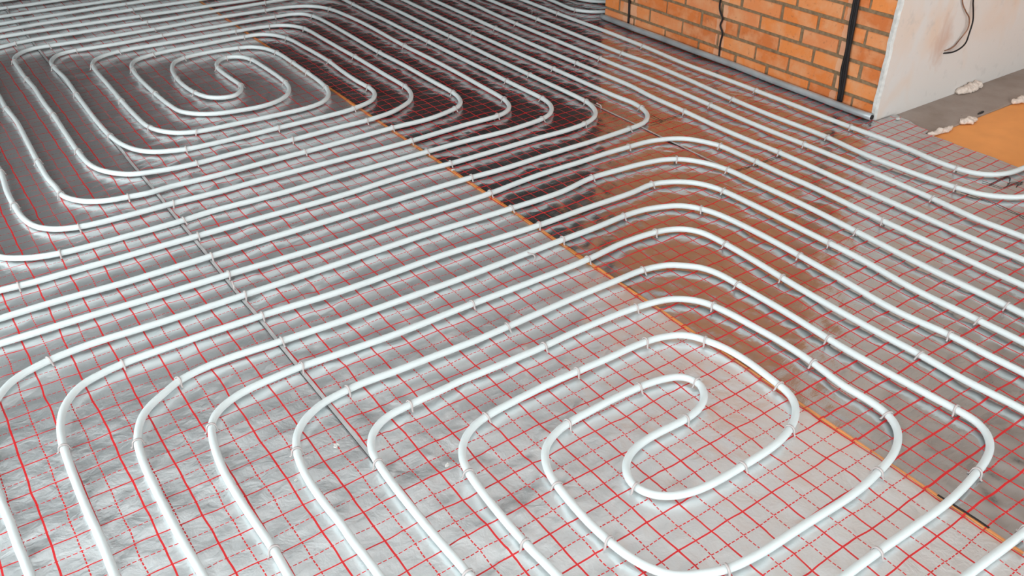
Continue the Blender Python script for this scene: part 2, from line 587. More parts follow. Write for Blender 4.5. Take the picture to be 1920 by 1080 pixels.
def foil(name, x0, x1, mat, seed, amp, gloss, label, edge=None, ylim=None):
    yv = ys if ylim is None else ys[(ys >= ylim[0]) & (ys <= ylim[1])]
    nx = int((x1 - x0) / 0.01) + 1
    xv = np.linspace(x0, x1, nx)
    Xg, Yg = np.meshgrid(xv, yv)
    if edge is not None:
        hi = np.array([edge(y) for y in yv])[:, None]
        Xg = x0 + (Xg - x0) * (hi - x0) / (x1 - x0)
    h = 0.50 * vnoise(Xg * 9, Yg * 9, seed) + 0.32 * vnoise(Xg * 23 + 3, Yg * 21, seed + 1) + 0.17 * vnoise(Xg * 48, Yg * 45 + 7, seed + 2)
    # pulled creases
    a = 0.6 if gloss else -0.9
    q = (Xg * math.cos(a) + Yg * math.sin(a)) * 16 + 1.5 * vnoise(Xg * 5, Yg * 5, seed + 3)
    cr = 1 - np.abs(vnoise(q, (Yg * math.cos(a) - Xg * math.sin(a)) * 3, seed + 4))
    h = h + 0.55 * np.clip(cr - 0.72, 0, 1) * 3
    if name == 'foil_sheet' and seed == 30:
        h = h * np.clip(1.5 - 1.1 * Xg, 0.75, 1.5)
    h = np.clip(h - np.quantile(h, 0.995), -2.4, 0.05)
    Z = amp * h + 0.0005
    # long edges lie down and curl very slightly
    n = Xg.shape
    V = np.stack([Xg, Yg, Z], -1).reshape(-1, 3)
    i = np.arange(n[0] - 1)[:, None] * n[1]
    kk = np.arange(n[1] - 1)[None, :]
    Q = np.stack([i + kk, i + kk + 1, i + n[1] + kk + 1, i + n[1] + kk], -1).reshape(-1, 4)
    me = bpy.data.meshes.new(name)
    me.vertices.add(len(V))
    me.vertices.foreach_set('co', V.astype(np.float32).ravel())
    me.loops.add(len(Q) * 4)
    me.loops.foreach_set('vertex_index', Q.astype(np.int32).ravel())
    me.polygons.add(len(Q))
    me.polygons.foreach_set('loop_start', (np.arange(len(Q)) * 4).astype(np.int32))
    me.update(calc_edges=True)
    me.shade_smooth()
    me.materials.append(mat)
    o = link(bpy.data.objects.new(name, me))
    tag(o, label, 'foil sheet', 'printed foil sheets')
    return o


def gap_edge(y):
    return (0.8040 if y < 0.5 else 0.7985) + (0.0012 * math.sin(y * 7) + 0.0008 * math.sin(y * 19))


def wall_edge(y):
    if y > 2.60:
        return XE
    if y > 0.735:
        return 2.600
    if y > 0.535:
        return XE + 0.03 + 0.05 * (y - 0.535) / 0.2 + 0.004 * math.sin(y * 60)
    return XE + 0.003 * math.sin(y * 9) + 0.002 * math.sin(y * 31)


U = CELL
f_l2 = foil('foil_sheet', X0 + 0.05, -24.0 * U, MAT_FOIL[0], 60, 0.0030, False, 'silver grid-printed foil sheet farthest left, under the outermost pipe runs', ylim=(-3.9, 5.3))
f_l = foil('foil_sheet', -23.95 * U, -4.12 * U, MAT_FOIL[0], 20, 0.0034, False, 'dull silver foil sheet with red grid at the left, up to the taped seam')
f_m = foil('foil_sheet', -4.10 * U, 0.7985, MAT_FOIL[1], 30, 0.0040, False, 'dull silver foil sheet with red grid between the taped seam and the orange line', edge=gap_edge)
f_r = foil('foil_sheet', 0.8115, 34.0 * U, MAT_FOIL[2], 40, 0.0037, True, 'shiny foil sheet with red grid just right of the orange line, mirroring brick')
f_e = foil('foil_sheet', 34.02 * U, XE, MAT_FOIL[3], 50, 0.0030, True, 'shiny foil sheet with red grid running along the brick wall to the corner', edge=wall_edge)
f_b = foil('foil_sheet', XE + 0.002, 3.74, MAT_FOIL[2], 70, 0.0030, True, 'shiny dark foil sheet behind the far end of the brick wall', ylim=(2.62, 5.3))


def strip(name, pts, w, z, mat, parent, label=None):
    """Flat ribbon along (x, y) points."""
    P = np.asarray(pts, float)
    T = np.gradient(P, axis=0)
    T /= np.linalg.norm(T, axis=1)[:, None]
    Nn = np.stack([-T[:, 1], T[:, 0]], 1)
    ww = np.asarray(w) if np.ndim(w) else np.full(len(P), w)
    L, R_ = P + Nn * ww[:, None] / 2, P - Nn * ww[:, None] / 2
    n = len(P)
    V = [(x, y, z) for x, y in L] + [(x, y, z) for x, y in R_] + [(x, y, z - 0.0004) for x, y in L] + [(x, y, z - 0.0004) for x, y in R_]
    F = []
    for i in range(n - 1):
        F += [(i, i + 1, n + i + 1, n + i)[::-1], (2 * n + i, 2 * n + i + 1, 3 * n + i + 1, 3 * n + i),
              (i, i + 1, 2 * n + i + 1, 2 * n + i), (n + i, 3 * n + i, 3 * n + i + 1, n + i + 1)]
    o = mesh_obj(name, V, F, mat, parent)
    if label:
        o['label'] = label
    return o


def noisy(u0, amp, seed, v0=-26, v1=105, n=180):
    v = np.linspace(v0, v1, n)
    return [((u0 + amp * a) * U, b * U) for a, b in zip(vnoise(v * .3, v * 0 + .5, seed), v)]


strip('edge_film', noisy(16.09, 0.03, 1), 0.020, 0.0012, MAT_FILM, f_m, 'clear film edge over the orange gap with red print ticks')
strip('seam_tape', noisy(-4.16, 0.05, 2), 0.011, 0.0013, MAT_TAPE, f_l, 'pale tape along the seam')
strip('seam_tape', noisy(34.08, 0.05, 3), 0.008, 0.0013, MAT_TAPE, f_r, 'pale tape along the seam')
strip('seam_line', noisy(-4.29, 0.05, 2), 0.0016, 0.0014, MAT_INK_SHADE, f_l, 'dark edge of the seam tape')
# shadow under the curled sheet edge near the front, drawn as a dark strip
strip('curl_shadow', [(u * U, v * U) for u, v in ((16.12, -14.6), (16.16, -15.2), (16.2, -15.9), (16.22, -16.6), (16.2, -17.1))], 0.006, 0.0016, MAT_INK_SHADE, f_m, 'shadow of the curled foil edge in the gap, drawn as a dark strip')
# marker strokes on the foil
PEN = [
    (f_e, [(48.53, 2.6), (48.6, 1.9), (48.67, 1.03)]), (f_e, [(48.41, 1.95), (49.6, 1.97), (50.8, 1.96)]), (f_e, [(50.32, 2.2), (50.6, 2.0), (50.97, 1.84)]),
    (f_e, [(50.97, 1.84), (50.75, 1.6), (50.43, 1.46)]), (f_e, [(48.67, 1.03), (50.2, 0.98), (50.98, 0.7)]), (f_e, [(49.6, 1.2), (50.03, 1.24), (50.98, 0.7)]),
    (f_e, [(50.98, 0.7), (50.3, 0.7), (49.82, 0.59)]), (f_e, [(45.45, 2.47), (45.52, 1.94), (45.75, 0.4), (45.83, -0.07), (45.7, -1.2), (45.56, -2.38), (45.4, -4.0)]),
    (f_e, [(35.3, 25.69), (37.2, 25.58), (39.33, 25.61)]), (f_e, [(36.63, 27.12), (36.6, 26.4), (36.56, 25.55)]), (f_e, [(34.36, 14.82), (36.4, 14.62), (38.2, 14.7), (39.37, 14.65)]),
]
for par, P in PEN:
    strip('marker_stroke', [(a * U, b * U) for a, b in P], 0.0035, 0.0018, MAT_INK_SHADE, par, 'black marker stroke on the foil')

# ------------------------------------------------------------------ heating pipes
PIPES = {
 'lower': """-22.20,-40.00 -22.20,12.00 -22.20,19.60 -22.09,20.43 -21.77,21.20 -21.26,21.86 -20.60,22.37 -19.83,22.69 -19.00,22.80 -17.23,22.80 -14.40,22.74 -10.38,22.66 -4.04,22.48 3.83,22.25 9.38,22.27 16.08,22.29 19.23,22.58 22.04,22.69 24.88,22.68 27.71,22.75 30.03,22.66 32.08,22.54 33.50,22.12 34.54,21.61 35.33,20.84 35.95,19.70 36.39,18.52 36.44,16.61 36.46,14.64 36.43,11.82 36.53,9.33 36.37,2.82 36.36,-0.96 36.32,-4.83 36.34,-7.43 36.30,-20.00 36.30,-26.80 36.19,-27.63 35.87,-28.40 35.36,-29.06 34.70,-29.57 33.93,-29.89 33.10,-30.00 -13.10,-30.00 -13.93,-29.89 -14.70,-29.57 -15.36,-29.06 -15.87,-28.40 -16.19,-27.63 -16.30,-26.80 -16.30,-10.00 -16.33,2.63 -16.30,4.71 -16.35,6.62 -16.35,8.89 -16.30,10.87 -16.24,12.19 -16.04,13.48 -15.65,14.69 -15.04,15.64 -14.25,16.34 -13.35,16.64 -12.16,16.90 -9.00,16.96 -3.98,16.90 1.04,16.60 8.17,16.67 16.00,16.31 20.28,16.37 24.85,16.32 26.83,16.52 27.90,16.20 28.99,15.59 29.79,14.78 30.27,13.86 30.55,12.76 30.65,9.70 30.67,6.44 30.69,2.95 30.68,0.53 30.36,-3.66 30.49,-7.86 30.54,-10.66 30.50,-16.00 30.50,-20.90 30.39,-21.73 30.07,-22.50 29.56,-23.16 28.90,-23.67 28.13,-23.99 27.30,-24.10 -7.20,-24.10 -8.03,-23.99 -8.80,-23.67 -9.46,-23.16 -9.97,-22.50 -10.29,-21.73 -10.40,-20.90 -10.40,-12.00 -10.42,-1.69 -10.38,-0.18 -10.44,1.56 -10.50,3.95 -10.43,6.00 -10.22,7.65 -9.95,8.79 -9.66,9.48 -9.11,10.09 -8.28,10.54 -7.20,10.84 -5.53,10.99 -4.17,11.04 -1.78,10.87 2.10,10.69 6.89,10.77 11.20,10.71 15.93,10.76 19.20,11.06 21.97,10.90 23.17,10.58 23.93,10.14 24.62,9.11 24.82,6.98 24.76,4.40 24.64,1.92 24.55,-1.86 24.57,-5.24 24.66,-7.85 24.64,-10.78 24.81,-12.69 24.87,-13.81 24.78,-15.68 24.44,-16.50 23.90,-17.20 23.20,-17.74 22.38,-18.08 21.50,-18.20 18.50,-18.20 16.97,-18.21 14.69,-18.14 12.78,-18.08 5.00,-18.10 -1.10,-18.10 -1.93,-17.99 -2.70,-17.67 -3.36,-17.16 -3.87,-16.50 -4.19,-15.73 -4.30,-14.90 -4.25,-5.82 -4.33,-3.05 -4.33,0.16 -4.23,1.90 -4.12,2.75 -3.78,3.58 -3.20,4.20 -2.24,4.67 -0.91,4.80 1.52,4.89 2.01,4.95 3.82,4.91 5.57,4.87 7.89,4.84 10.01,4.92 12.67,4.87 14.68,4.76 16.19,4.52 17.11,4.23 17.76,3.82 18.44,2.99 18.79,1.99 19.09,-0.70 19.22,-2.70 19.15,-4.96 18.87,-7.13 18.93,-8.21 18.93,-9.20 18.82,-9.92 18.47,-10.64 17.91,-11.21 17.18,-11.64 16.18,-11.99 14.92,-12.20 13.47,-12.38 11.98,-12.42 10.16,-12.37 8.42,-12.34 7.04,-12.33 5.91,-12.24 4.81,-12.06 3.91,-11.70 3.23,-11.35 2.73,-11.02 2.19,-10.19 1.86,-9.21 1.71,-8.10 1.66,-6.83 1.74,-5.47 1.90,-4.09 2.07,-3.23 2.47,-2.42 3.03,-1.75 3.86,-1.32 4.90,-1.06 6.49,-0.97 8.33,-0.93 10.15,-1.00 11.07,-1.12 11.78,-1.33 12.40,-1.65 12.73,-2.53 12.54,-3.00 12.16,-3.52 11.53,-3.95 10.67,-4.19 9.86,-4.25 7.83,-4.20 6.51,-4.36 5.66,-4.73 5.15,-5.25 4.82,-5.94 4.86,-6.56 5.19,-7.17 5.68,-7.60 6.29,-7.90 6.81,-8.06 7.72,-8.19 8.87,-8.23 10.09,-8.22 11.23,-8.21 12.33,-8.14 13.54,-7.90 14.69,-7.41 15.44,-6.84 15.89,-6.15 16.07,-5.52 16.11,-5.00 16.27,-3.23 16.25,-1.94 16.12,-0.98 15.80,-0.05 15.50,0.65 15.12,1.12 14.47,1.47 13.50,1.78 12.12,1.91 10.13,1.90 7.91,1.97 6.12,2.02 4.07,1.94 1.94,1.78 0.88,1.49 -0.01,0.93 -0.57,0.25 -0.88,-0.43 -1.03,-1.05 -1.20,-2.59 -1.30,-4.17 -1.34,-6.13 -1.26,-8.04 -1.30,-12.00 -1.19,-12.83 -0.87,-13.60 -0.36,-14.26 0.30,-14.77 1.07,-15.09 1.90,-15.20 5.00,-15.20 8.76,-15.16 10.81,-15.16 13.29,-15.21 15.98,-15.23 18.61,-14.94 20.14,-14.62 21.06,-14.21 21.76,-13.52 22.06,-12.76 22.05,-11.83 21.95,-10.41 21.89,-9.07 21.69,-6.16 21.67,-4.00 21.82,-0.48 21.74,2.86 21.66,4.60 21.28,5.80 20.49,6.62 19.91,7.16 18.07,7.70 15.83,7.72 13.38,7.74 10.18,7.69 7.37,7.60 4.96,7.53 2.07,7.63 -0.15,7.69 -2.13,7.82 -3.33,7.73 -4.67,7.48 -5.87,6.81 -6.60,6.03 -7.03,5.10 -7.28,4.08 -7.43,2.75 -7.45,1.00 -7.37,-0.47 -7.40,-1.56 -7.34,-2.79 -7.33,-3.87 -7.30,-10.00 -7.30,-17.90 -7.19,-18.73 -6.87,-19.50 -6.36,-20.16 -5.70,-20.67 -4.93,-20.99 -4.10,-21.10 10.00,-21.10 24.60,-21.10 25.43,-20.99 26.20,-20.67 26.86,-20.16 27.37,-19.50 27.69,-18.73 27.80,-17.90 27.84,-12.16 27.74,-9.95 27.73,-7.88 27.36,-4.48 27.58,-0.45 27.71,3.05 27.75,7.09 27.52,10.21 27.16,11.44 26.39,12.65 25.61,13.13 23.90,13.73 21.83,13.88 19.43,13.76 16.12,13.75 6.93,13.58 -0.39,13.69 -4.00,13.86 -7.98,14.04 -10.08,13.63 -10.91,13.09 -11.83,12.51 -12.49,11.80 -12.92,10.96 -13.21,10.06 -13.36,8.80 -13.44,7.12 -13.45,5.23 -13.43,2.81 -13.33,0.36 -13.30,-12.00 -13.30,-23.80 -13.19,-24.63 -12.87,-25.40 -12.36,-26.06 -11.70,-26.57 -10.93,-26.89 -10.10,-27.00 30.10,-27.00 30.93,-26.89 31.70,-26.57 32.36,-26.06 32.87,-25.40 33.19,-24.63 33.30,-23.80 33.30,-16.00 33.31,-9.12 33.34,-7.99 33.26,-4.25 33.32,-1.65 33.54,2.94 33.66,7.33 33.59,11.11 33.58,12.87 33.54,14.85 33.09,16.60 32.40,17.89 31.68,18.66 30.73,19.19 30.36,19.31 28.92,19.61 26.33,19.85 23.83,19.97 20.56,19.43 16.01,19.45 9.01,19.69 2.55,19.66 -4.03,19.62 -9.17,19.66 -13.14,19.78 -15.26,19.55 -16.43,19.21 -17.21,18.83 -18.07,17.91 -19.10,15.50 -19.40,13.00 -19.45,9.85 -19.36,8.67 -19.31,6.53 -19.22,4.45 -19.20,-10.00 -19.20,-40.00""",
 'upper': """39.30,-45.00 39.30,-12.00 39.36,-5.75 39.23,-1.80 39.29,2.39 39.32,10.57 39.33,14.75 39.12,19.89 39.24,25.44 39.32,30.06 39.60,33.10 39.38,40.93 39.26,55.39 39.44,69.38 39.40,78.00 39.40,85.10 39.27,86.08 38.89,87.00 38.29,87.79 37.50,88.39 36.58,88.77 35.60,88.90 25.00,89.00 10.83,88.97 7.87,89.00 0.77,88.97 -5.91,88.86 -12.00,89.00 -16.00,89.00 -16.83,88.89 -17.60,88.57 -18.26,88.06 -18.77,87.40 -19.09,86.63 -19.20,85.80 -19.20,60.00 -19.20,32.00 -19.09,31.17 -18.77,30.40 -18.26,29.74 -17.60,29.23 -16.83,28.91 -16.00,28.80 -15.15,28.70 -14.19,28.60 -12.08,28.58 -8.76,28.54 -3.86,28.50 6.80,28.29 10.62,28.47 13.78,28.53 16.41,28.36 21.23,28.34 24.88,28.36 27.63,28.26 29.79,28.40 30.80,28.65 31.63,29.05 32.43,29.74 33.09,30.81 33.52,32.34 33.57,34.76 33.47,40.94 33.46,55.60 33.61,73.43 33.60,78.30 33.47,79.28 33.09,80.20 32.49,80.99 31.70,81.59 30.78,81.97 29.80,82.10 20.82,82.05 16.68,82.33 11.42,82.59 7.97,82.79 4.25,83.05 -1.38,83.50 -6.81,83.59 -10.00,83.50 -10.83,83.39 -11.60,83.07 -12.26,82.56 -12.77,81.90 -13.09,81.13 -13.20,80.30 -13.20,60.00 -13.05,46.44 -13.26,43.11 -13.25,40.18 -13.13,37.98 -12.66,36.24 -11.74,35.13 -10.16,34.39 -7.22,34.16 -3.82,34.16 -0.67,34.08 2.81,34.12 9.62,34.02 15.83,33.91 21.59,34.24 24.87,34.26 25.92,34.53 26.75,35.10 27.30,35.89 27.69,37.21 27.83,39.31 27.84,41.44 27.94,45.72 27.94,50.81 27.81,55.54 27.95,65.56 27.64,70.58 27.34,72.80 26.51,74.73 25.31,75.89 22.85,76.77 20.73,76.79 14.81,77.11 7.90,76.97 0.84,77.03 -3.01,77.34 -4.89,77.33 -6.07,76.58 -6.77,75.54 -7.09,74.26 -7.16,71.41 -7.15,67.88 -7.04,65.18 -7.12,59.90 -7.07,56.93 -7.15,51.98 -7.19,47.53 -7.06,44.68 -6.61,42.99 -5.81,41.71 -4.74,40.72 -2.08,40.05 -0.00,39.94 2.91,39.95 7.94,39.87 12.55,39.96 14.98,39.94 17.61,40.33 19.18,41.03 20.27,41.72 21.04,42.66 21.59,43.94 21.83,45.20 21.83,49.97 21.87,55.60 21.79,58.70 21.72,63.31 21.62,67.24 21.08,68.90 19.98,70.07 18.62,70.61 14.81,70.95 7.82,71.26 2.47,71.33 -0.04,70.22 -0.87,68.63 -1.05,66.53 -1.12,62.35 -1.21,56.57 -1.19,52.20 -1.01,49.43 -0.47,47.98 0.62,46.67 1.94,46.07 6.53,45.74 9.94,45.59 12.18,45.65 13.73,46.15 14.70,47.08 15.25,48.08 15.57,49.28 15.78,51.10 15.85,53.89 15.88,57.55 15.81,61.46 15.25,63.67 14.27,64.89 13.16,65.31 9.77,65.73 7.32,65.36 6.19,64.69 5.27,62.76 4.76,59.44 4.74,57.28 4.98,54.97 5.57,53.29 6.44,52.46 7.71,52.23 8.82,53.41 9.17,54.46 9.12,56.40 9.03,58.58 9.06,60.37 9.34,61.52 9.90,62.44 10.68,63.05 11.58,62.93 12.28,62.28 12.81,60.74 12.98,58.12 13.06,55.40 12.97,52.82 12.61,51.05 12.05,50.04 11.63,49.50 10.42,48.72 8.91,48.35 6.80,48.53 4.98,48.89 3.52,49.76 2.41,51.19 2.03,53.52 1.85,57.15 1.80,60.90 1.97,64.43 2.27,66.12 3.10,67.50 4.93,68.24 6.96,68.55 10.75,68.53 14.96,68.57 16.65,68.35 17.79,67.37 18.63,65.23 18.90,61.67 19.04,58.70 19.07,55.82 18.86,52.76 18.78,49.52 18.91,47.03 18.86,46.13 18.53,45.10 17.88,44.19 17.02,43.59 15.32,43.08 14.00,42.90 7.96,42.81 4.00,42.84 0.18,43.05 -1.00,43.45 -2.08,43.91 -3.11,44.99 -3.79,46.64 -4.20,49.24 -4.31,52.92 -4.26,57.39 -4.21,60.55 -4.04,66.17 -4.22,69.84 -4.15,71.56 -3.79,72.63 -3.03,73.78 -2.17,74.14 -1.16,74.31 2.83,74.03 7.86,74.15 14.67,73.88 20.73,73.73 22.61,73.63 23.78,73.00 24.44,71.24 24.69,67.29 24.69,64.59 24.58,55.36 24.72,50.65 24.69,45.40 24.71,41.07 24.56,40.21 24.02,38.84 23.24,38.07 22.54,37.78 19.75,37.15 15.90,37.22 11.13,37.08 7.88,37.00 0.34,36.88 -3.05,36.98 -4.69,36.82 -6.28,37.10 -7.59,37.40 -8.69,38.00 -9.47,38.88 -10.05,40.15 -10.10,41.61 -10.28,43.75 -10.27,47.22 -10.13,52.38 -10.02,56.67 -10.08,59.03 -10.19,60.88 -10.14,64.14 -10.20,72.00 -10.08,77.48 -9.74,78.30 -9.20,79.00 -8.50,79.54 -7.68,79.88 -6.80,80.00 -5.94,80.31 -3.81,80.57 1.64,80.33 7.87,80.04 10.55,79.85 15.81,79.90 21.77,79.88 23.63,79.96 26.70,79.90 27.68,79.77 28.60,79.39 29.39,78.79 29.99,78.00 30.37,77.08 30.50,76.10 30.49,72.99 30.56,55.37 30.65,40.95 30.70,37.59 30.68,35.27 30.45,33.95 29.92,32.89 29.10,32.06 28.41,31.67 27.66,31.45 25.57,31.22 23.16,31.11 19.70,31.32 16.02,31.34 12.16,31.30 8.28,31.29 3.01,31.19 -2.29,31.38 -3.87,31.24 -9.19,31.25 -12.10,31.39 -13.56,31.77 -14.72,32.45 -15.45,33.15 -16.10,36.00 -16.10,60.00 -16.10,82.80 -15.99,83.63 -15.67,84.40 -15.16,85.06 -14.50,85.57 -13.73,85.89 -12.90,86.00 -6.40,85.99 -1.73,86.29 3.06,86.12 8.03,86.05 12.48,85.94 15.67,85.72 25.00,85.80 32.70,85.70 33.68,85.57 34.60,85.19 35.39,84.59 35.99,83.80 36.37,82.88 36.50,81.90 36.48,71.44 36.27,55.37 36.45,40.88 36.66,31.77 36.85,29.89 36.64,28.33 36.11,27.04 35.34,26.21 34.48,25.72 32.65,25.46 28.08,25.24 23.47,25.26 19.05,25.18 16.17,25.34 5.35,25.35 -4.06,25.33 -9.66,25.30 -13.80,25.53 -18.00,25.50 -19.00,25.50 -19.83,25.61 -20.60,25.93 -21.26,26.44 -21.77,27.10 -22.09,27.87 -22.20,28.70 -22.20,60.00 -22.20,88.70 -22.09,89.53 -21.77,90.30 -21.26,90.96 -20.60,91.47 -19.83,91.79 -19.00,91.90 -12.00,91.90 -5.39,91.86 -0.59,91.81 4.35,91.44 7.48,91.44 25.00,91.50 38.70,91.50 39.68,91.37 40.60,90.99 41.39,90.39 41.99,89.60 42.37,88.68 42.50,87.70 42.50,67.27 42.13,56.33 42.27,40.74 42.38,33.37 42.25,25.32 42.13,20.62 42.32,14.63 42.40,7.93 42.32,2.88 42.05,-0.74 42.27,-4.13 42.30,-12.00 42.30,-45.00""",
 'k1': """-25.20,-40.00 -25.20,50.00 -25.20,92.30 -25.09,93.13 -24.77,93.90 -24.26,94.56 -23.60,95.07 -22.83,95.39 -22.00,95.50 -12.00,95.40 -4.77,95.47 -1.87,95.29 1.55,95.27 20.00,95.30 41.40,95.30 42.38,95.17 43.30,94.79 44.09,94.19 44.69,93.40 45.07,92.48 45.20,91.50 45.11,65.07 45.15,55.28 45.22,40.73 45.48,36.75 44.98,25.21 44.89,21.04 45.08,15.16 44.70,9.59 45.39,2.94 45.79,1.38 46.30,0.56 47.14,-0.27 48.12,-0.88 51.00,-1.60 58.00,-1.90 75.00,-2.00""",
 'k0': """-28.20,-40.00 -28.20,50.00 -28.20,95.70 -28.09,96.53 -27.77,97.30 -27.26,97.96 -26.60,98.47 -25.83,98.79 -25.00,98.90 0.00,98.90 44.70,98.90 45.68,98.77 46.60,98.39 47.39,97.79 47.99,97.00 48.37,96.08 48.50,95.10 48.52,63.09 48.50,55.76 48.68,48.52 48.62,41.18 48.30,35.04 48.47,25.49 48.52,14.61 48.61,11.56 48.56,8.98 48.35,6.43 48.80,3.65 49.65,2.61 50.62,2.08 51.76,1.86 52.96,1.81 58.00,1.50 75.00,1.50""",
 'km': """51.20,104.00 51.20,80.00 51.28,60.94 51.05,57.12 51.21,55.88 51.86,54.76 53.72,53.38 58.00,52.90 72.00,52.90""",
 'km2': """54.20,104.00 54.20,80.00 54.10,63.00 54.30,60.00 55.00,58.00 56.30,56.60 58.50,56.00 72.00,55.90""",
}
CLIPS = """-3.96,95.44,-4,k1 -5.94,80.31,14,upper -3.01,77.34,177,upper -1.16,74.31,3,upper 8.04,89.00,180,upper 8.03,86.05,-1,upper 7.97,82.79,176,upper 7.87,80.04,-3,upper 7.90,76.97,-180,upper 7.86,74.15,-0,upper 2.47,71.33,-168,upper 5.07,68.28,14,upper -7.12,74.01,-95,upper -7.15,67.88,-89,upper -4.22,69.84,90,upper -1.00,67.85,-94,upper 1.98,64.59,84,upper -4.20,60.94,88,upper 1.86,56.85,92,upper 21.94,79.88,2,upper 20.73,76.79,178,upper 20.73,73.73,-2,upper 24.40,71.40,-78,upper 27.30,72.93,106,upper 14.81,70.95,176,upper 18.62,70.61,167,upper 21.59,67.41,101,upper 14.96,68.57,-3,upper 18.59,65.38,-76,upper 7.32,65.36,-160,upper 13.16,65.31,166,upper 15.79,61.62,98,upper 15.88,57.55,90,upper 15.86,54.03,89,upper 10.94,63.08,0,upper 12.81,60.74,-79,upper 9.06,60.37,83,upper 9.15,54.31,80,upper 12.97,52.82,-97,upper 15.59,49.40,80,upper 4.78,59.70,-95,upper 4.95,55.10,-79,upper 19.08,55.96,-91,upper 30.49,73.20,-90,upper 27.81,55.79,90,upper 30.56,55.52,-90,upper 33.46,55.74,90,upper 36.27,55.52,-90,upper 39.26,55.39,90,upper 24.58,55.49,-90,upper 21.87,55.77,91,upper 18.91,47.03,-90,upper 21.84,45.30,86,upper 24.72,41.27,-93,upper 30.65,41.04,-89,upper 42.12,55.50,-90,upper 45.15,55.45,-90,k1 48.50,55.90,-89,k0 51.17,56.01,-74,km 33.47,41.06,90,upper 36.45,41.15,-89,upper 39.38,41.06,91,upper 42.27,40.86,-89,upper 45.21,40.83,-88,k1 48.62,41.32,-92,k0 15.32,43.08,-168,upper 14.98,39.94,4,upper 16.06,37.22,180,upper 15.99,33.91,1,upper 16.02,31.34,-180,upper 16.41,28.36,-2,upper 16.35,25.33,178,upper 22.81,37.87,-162,upper 24.87,34.26,7,upper 27.69,37.21,80,upper 30.69,35.39,-94,upper 33.52,32.34,82,upper 36.67,28.46,-104,upper 27.81,31.48,-168,upper 29.96,28.42,10,upper 32.65,25.46,-175,upper 30.03,22.66,-3,lower 23.99,19.98,-178,lower -10.19,60.88,91,upper -7.07,56.93,-90,upper -10.27,47.36,89,upper -13.04,46.95,-91,upper -1.21,56.85,-90,upper -7.19,47.66,-89,upper -4.20,49.24,95,upper -0.94,49.13,-75,upper 1.94,46.07,-14,upper 0.18,43.05,169,upper -0.00,39.94,-1,upper 7.96,42.81,-180,upper 7.94,39.87,0,upper 7.88,37.00,-179,upper -3.82,34.16,-1,upper -13.26,40.32,-88,upper -10.08,40.29,99,upper -6.14,37.07,168,upper -10.16,34.39,-15,upper -3.87,31.24,-177,upper -12.10,31.39,171,upper -3.86,28.50,-1,upper -15.15,28.70,-6,upper -4.06,25.33,-180,upper -4.04,22.48,-2,lower -4.03,19.62,180,lower -3.98,16.90,-2,lower -4.00,13.86,177,lower -4.17,11.04,-1,lower -15.26,19.55,-169,lower -12.05,16.91,6,lower -10.08,13.63,-157,lower 16.01,19.45,179,lower 16.00,16.31,-1,lower 16.12,13.75,-179,lower 15.93,10.76,3,lower 21.83,13.88,180,lower 21.97,10.90,-9,lower 6.89,10.77,0,lower 7.37,7.60,-178,lower 18.07,7.70,172,lower 14.83,4.75,-7,lower 7.89,4.84,1,lower 7.91,1.97,178,lower 12.84,1.87,175,lower 16.08,22.29,3,lower 27.16,11.44,114,lower 24.82,6.98,-88,lower 21.74,3.03,91,lower 18.75,2.14,-76,lower 15.80,-0.05,111,lower 24.64,1.92,-92,lower 27.71,3.05,89,lower 30.69,2.95,-90,lower 33.54,2.94,88,lower 36.37,2.82,-91,lower 42.32,2.88,-93,upper 21.67,-4.00,89,lower 19.15,-4.96,-95,lower 27.73,-7.88,93,lower 24.66,-7.85,-89,lower 30.49,-7.86,-88,lower 33.34,-7.99,90,lower 12.72,-2.42,-82,lower -16.27,11.76,88,lower -13.21,10.06,-102,lower -9.90,8.94,71,lower -7.08,4.96,-107,lower -10.38,-0.18,90,lower -2.94,7.77,-174,lower -0.91,4.80,3,lower 1.94,1.78,-170,lower 4.90,-1.06,8,lower 9.91,-0.98,-4,lower -4.23,1.90,85,lower -1.03,-1.05,-100,lower 1.90,-4.09,81,lower 4.81,-6.32,-83,lower -1.34,-6.13,-89,lower -4.25,-5.93,90,lower 1.71,-8.10,95,lower 10.01,-4.25,-178,lower 16.10,-5.15,87,lower 13.81,-7.81,20,lower 9.96,-8.22,1,lower 18.82,-9.92,-107,lower 14.92,-12.20,-172,lower 22.05,-11.83,93,lower 18.61,-14.94,9,lower 4.81,-12.06,164,lower 10.81,-15.16,-1,lower 17.12,-18.21,180,lower 39.24,25.44,89,upper 42.25,25.32,-91,upper 44.98,25.21,-92,k1 36.39,18.52,-79,lower 36.46,14.64,-90,lower 33.52,14.99,99,lower 31.57,18.74,145,lower 26.98,16.50,-9,lower 39.33,14.75,91,upper 42.32,14.63,-89,upper 30.57,12.64,-83,lower 48.52,14.71,-89,k0 45.06,14.57,-93,k1 48.49,4.87,-82,k0 45.39,2.94,-80,k1 48.47,25.49,-89,k0"""


PR, PZ = 0.0100, 0.0118
PIPE_INFO = {
    'lower': 'long white heating pipe coiled into the near spiral at the lower right',
    'upper': 'long white heating pipe coiled into the far spiral at the upper left',
    'k1': 'white heating pipe, second straight run from the brick wall',
    'k0': 'white heating pipe run closest to the brick wall, bending right at the corner',
    'km': 'white pipe curving in behind the far end of the brick wall',
    'km2': 'white pipe at the top edge, farthest one passing behind the brick wall',
}
for key, s in PIPES.items():
    P = np.array([[float(a) for a in p.split(',')] for p in s.split()])
    Q = catmull(P, 0.32)
    for _ in range(3):
        Q[1:-1] = 0.25 * Q[:-2] + 0.5 * Q[1:-1] + 0.25 * Q[2:]
    z = PZ + 0.0010 * (1 + vnoise(Q[:, 0] * .23, Q[:, 1] * .23, 90))
    tag(tube('heating_pipe', np.column_stack([Q * CELL, z]), PR, MAT_PIPE), PIPE_INFO[key], 'pipe', 'white heating pipes')


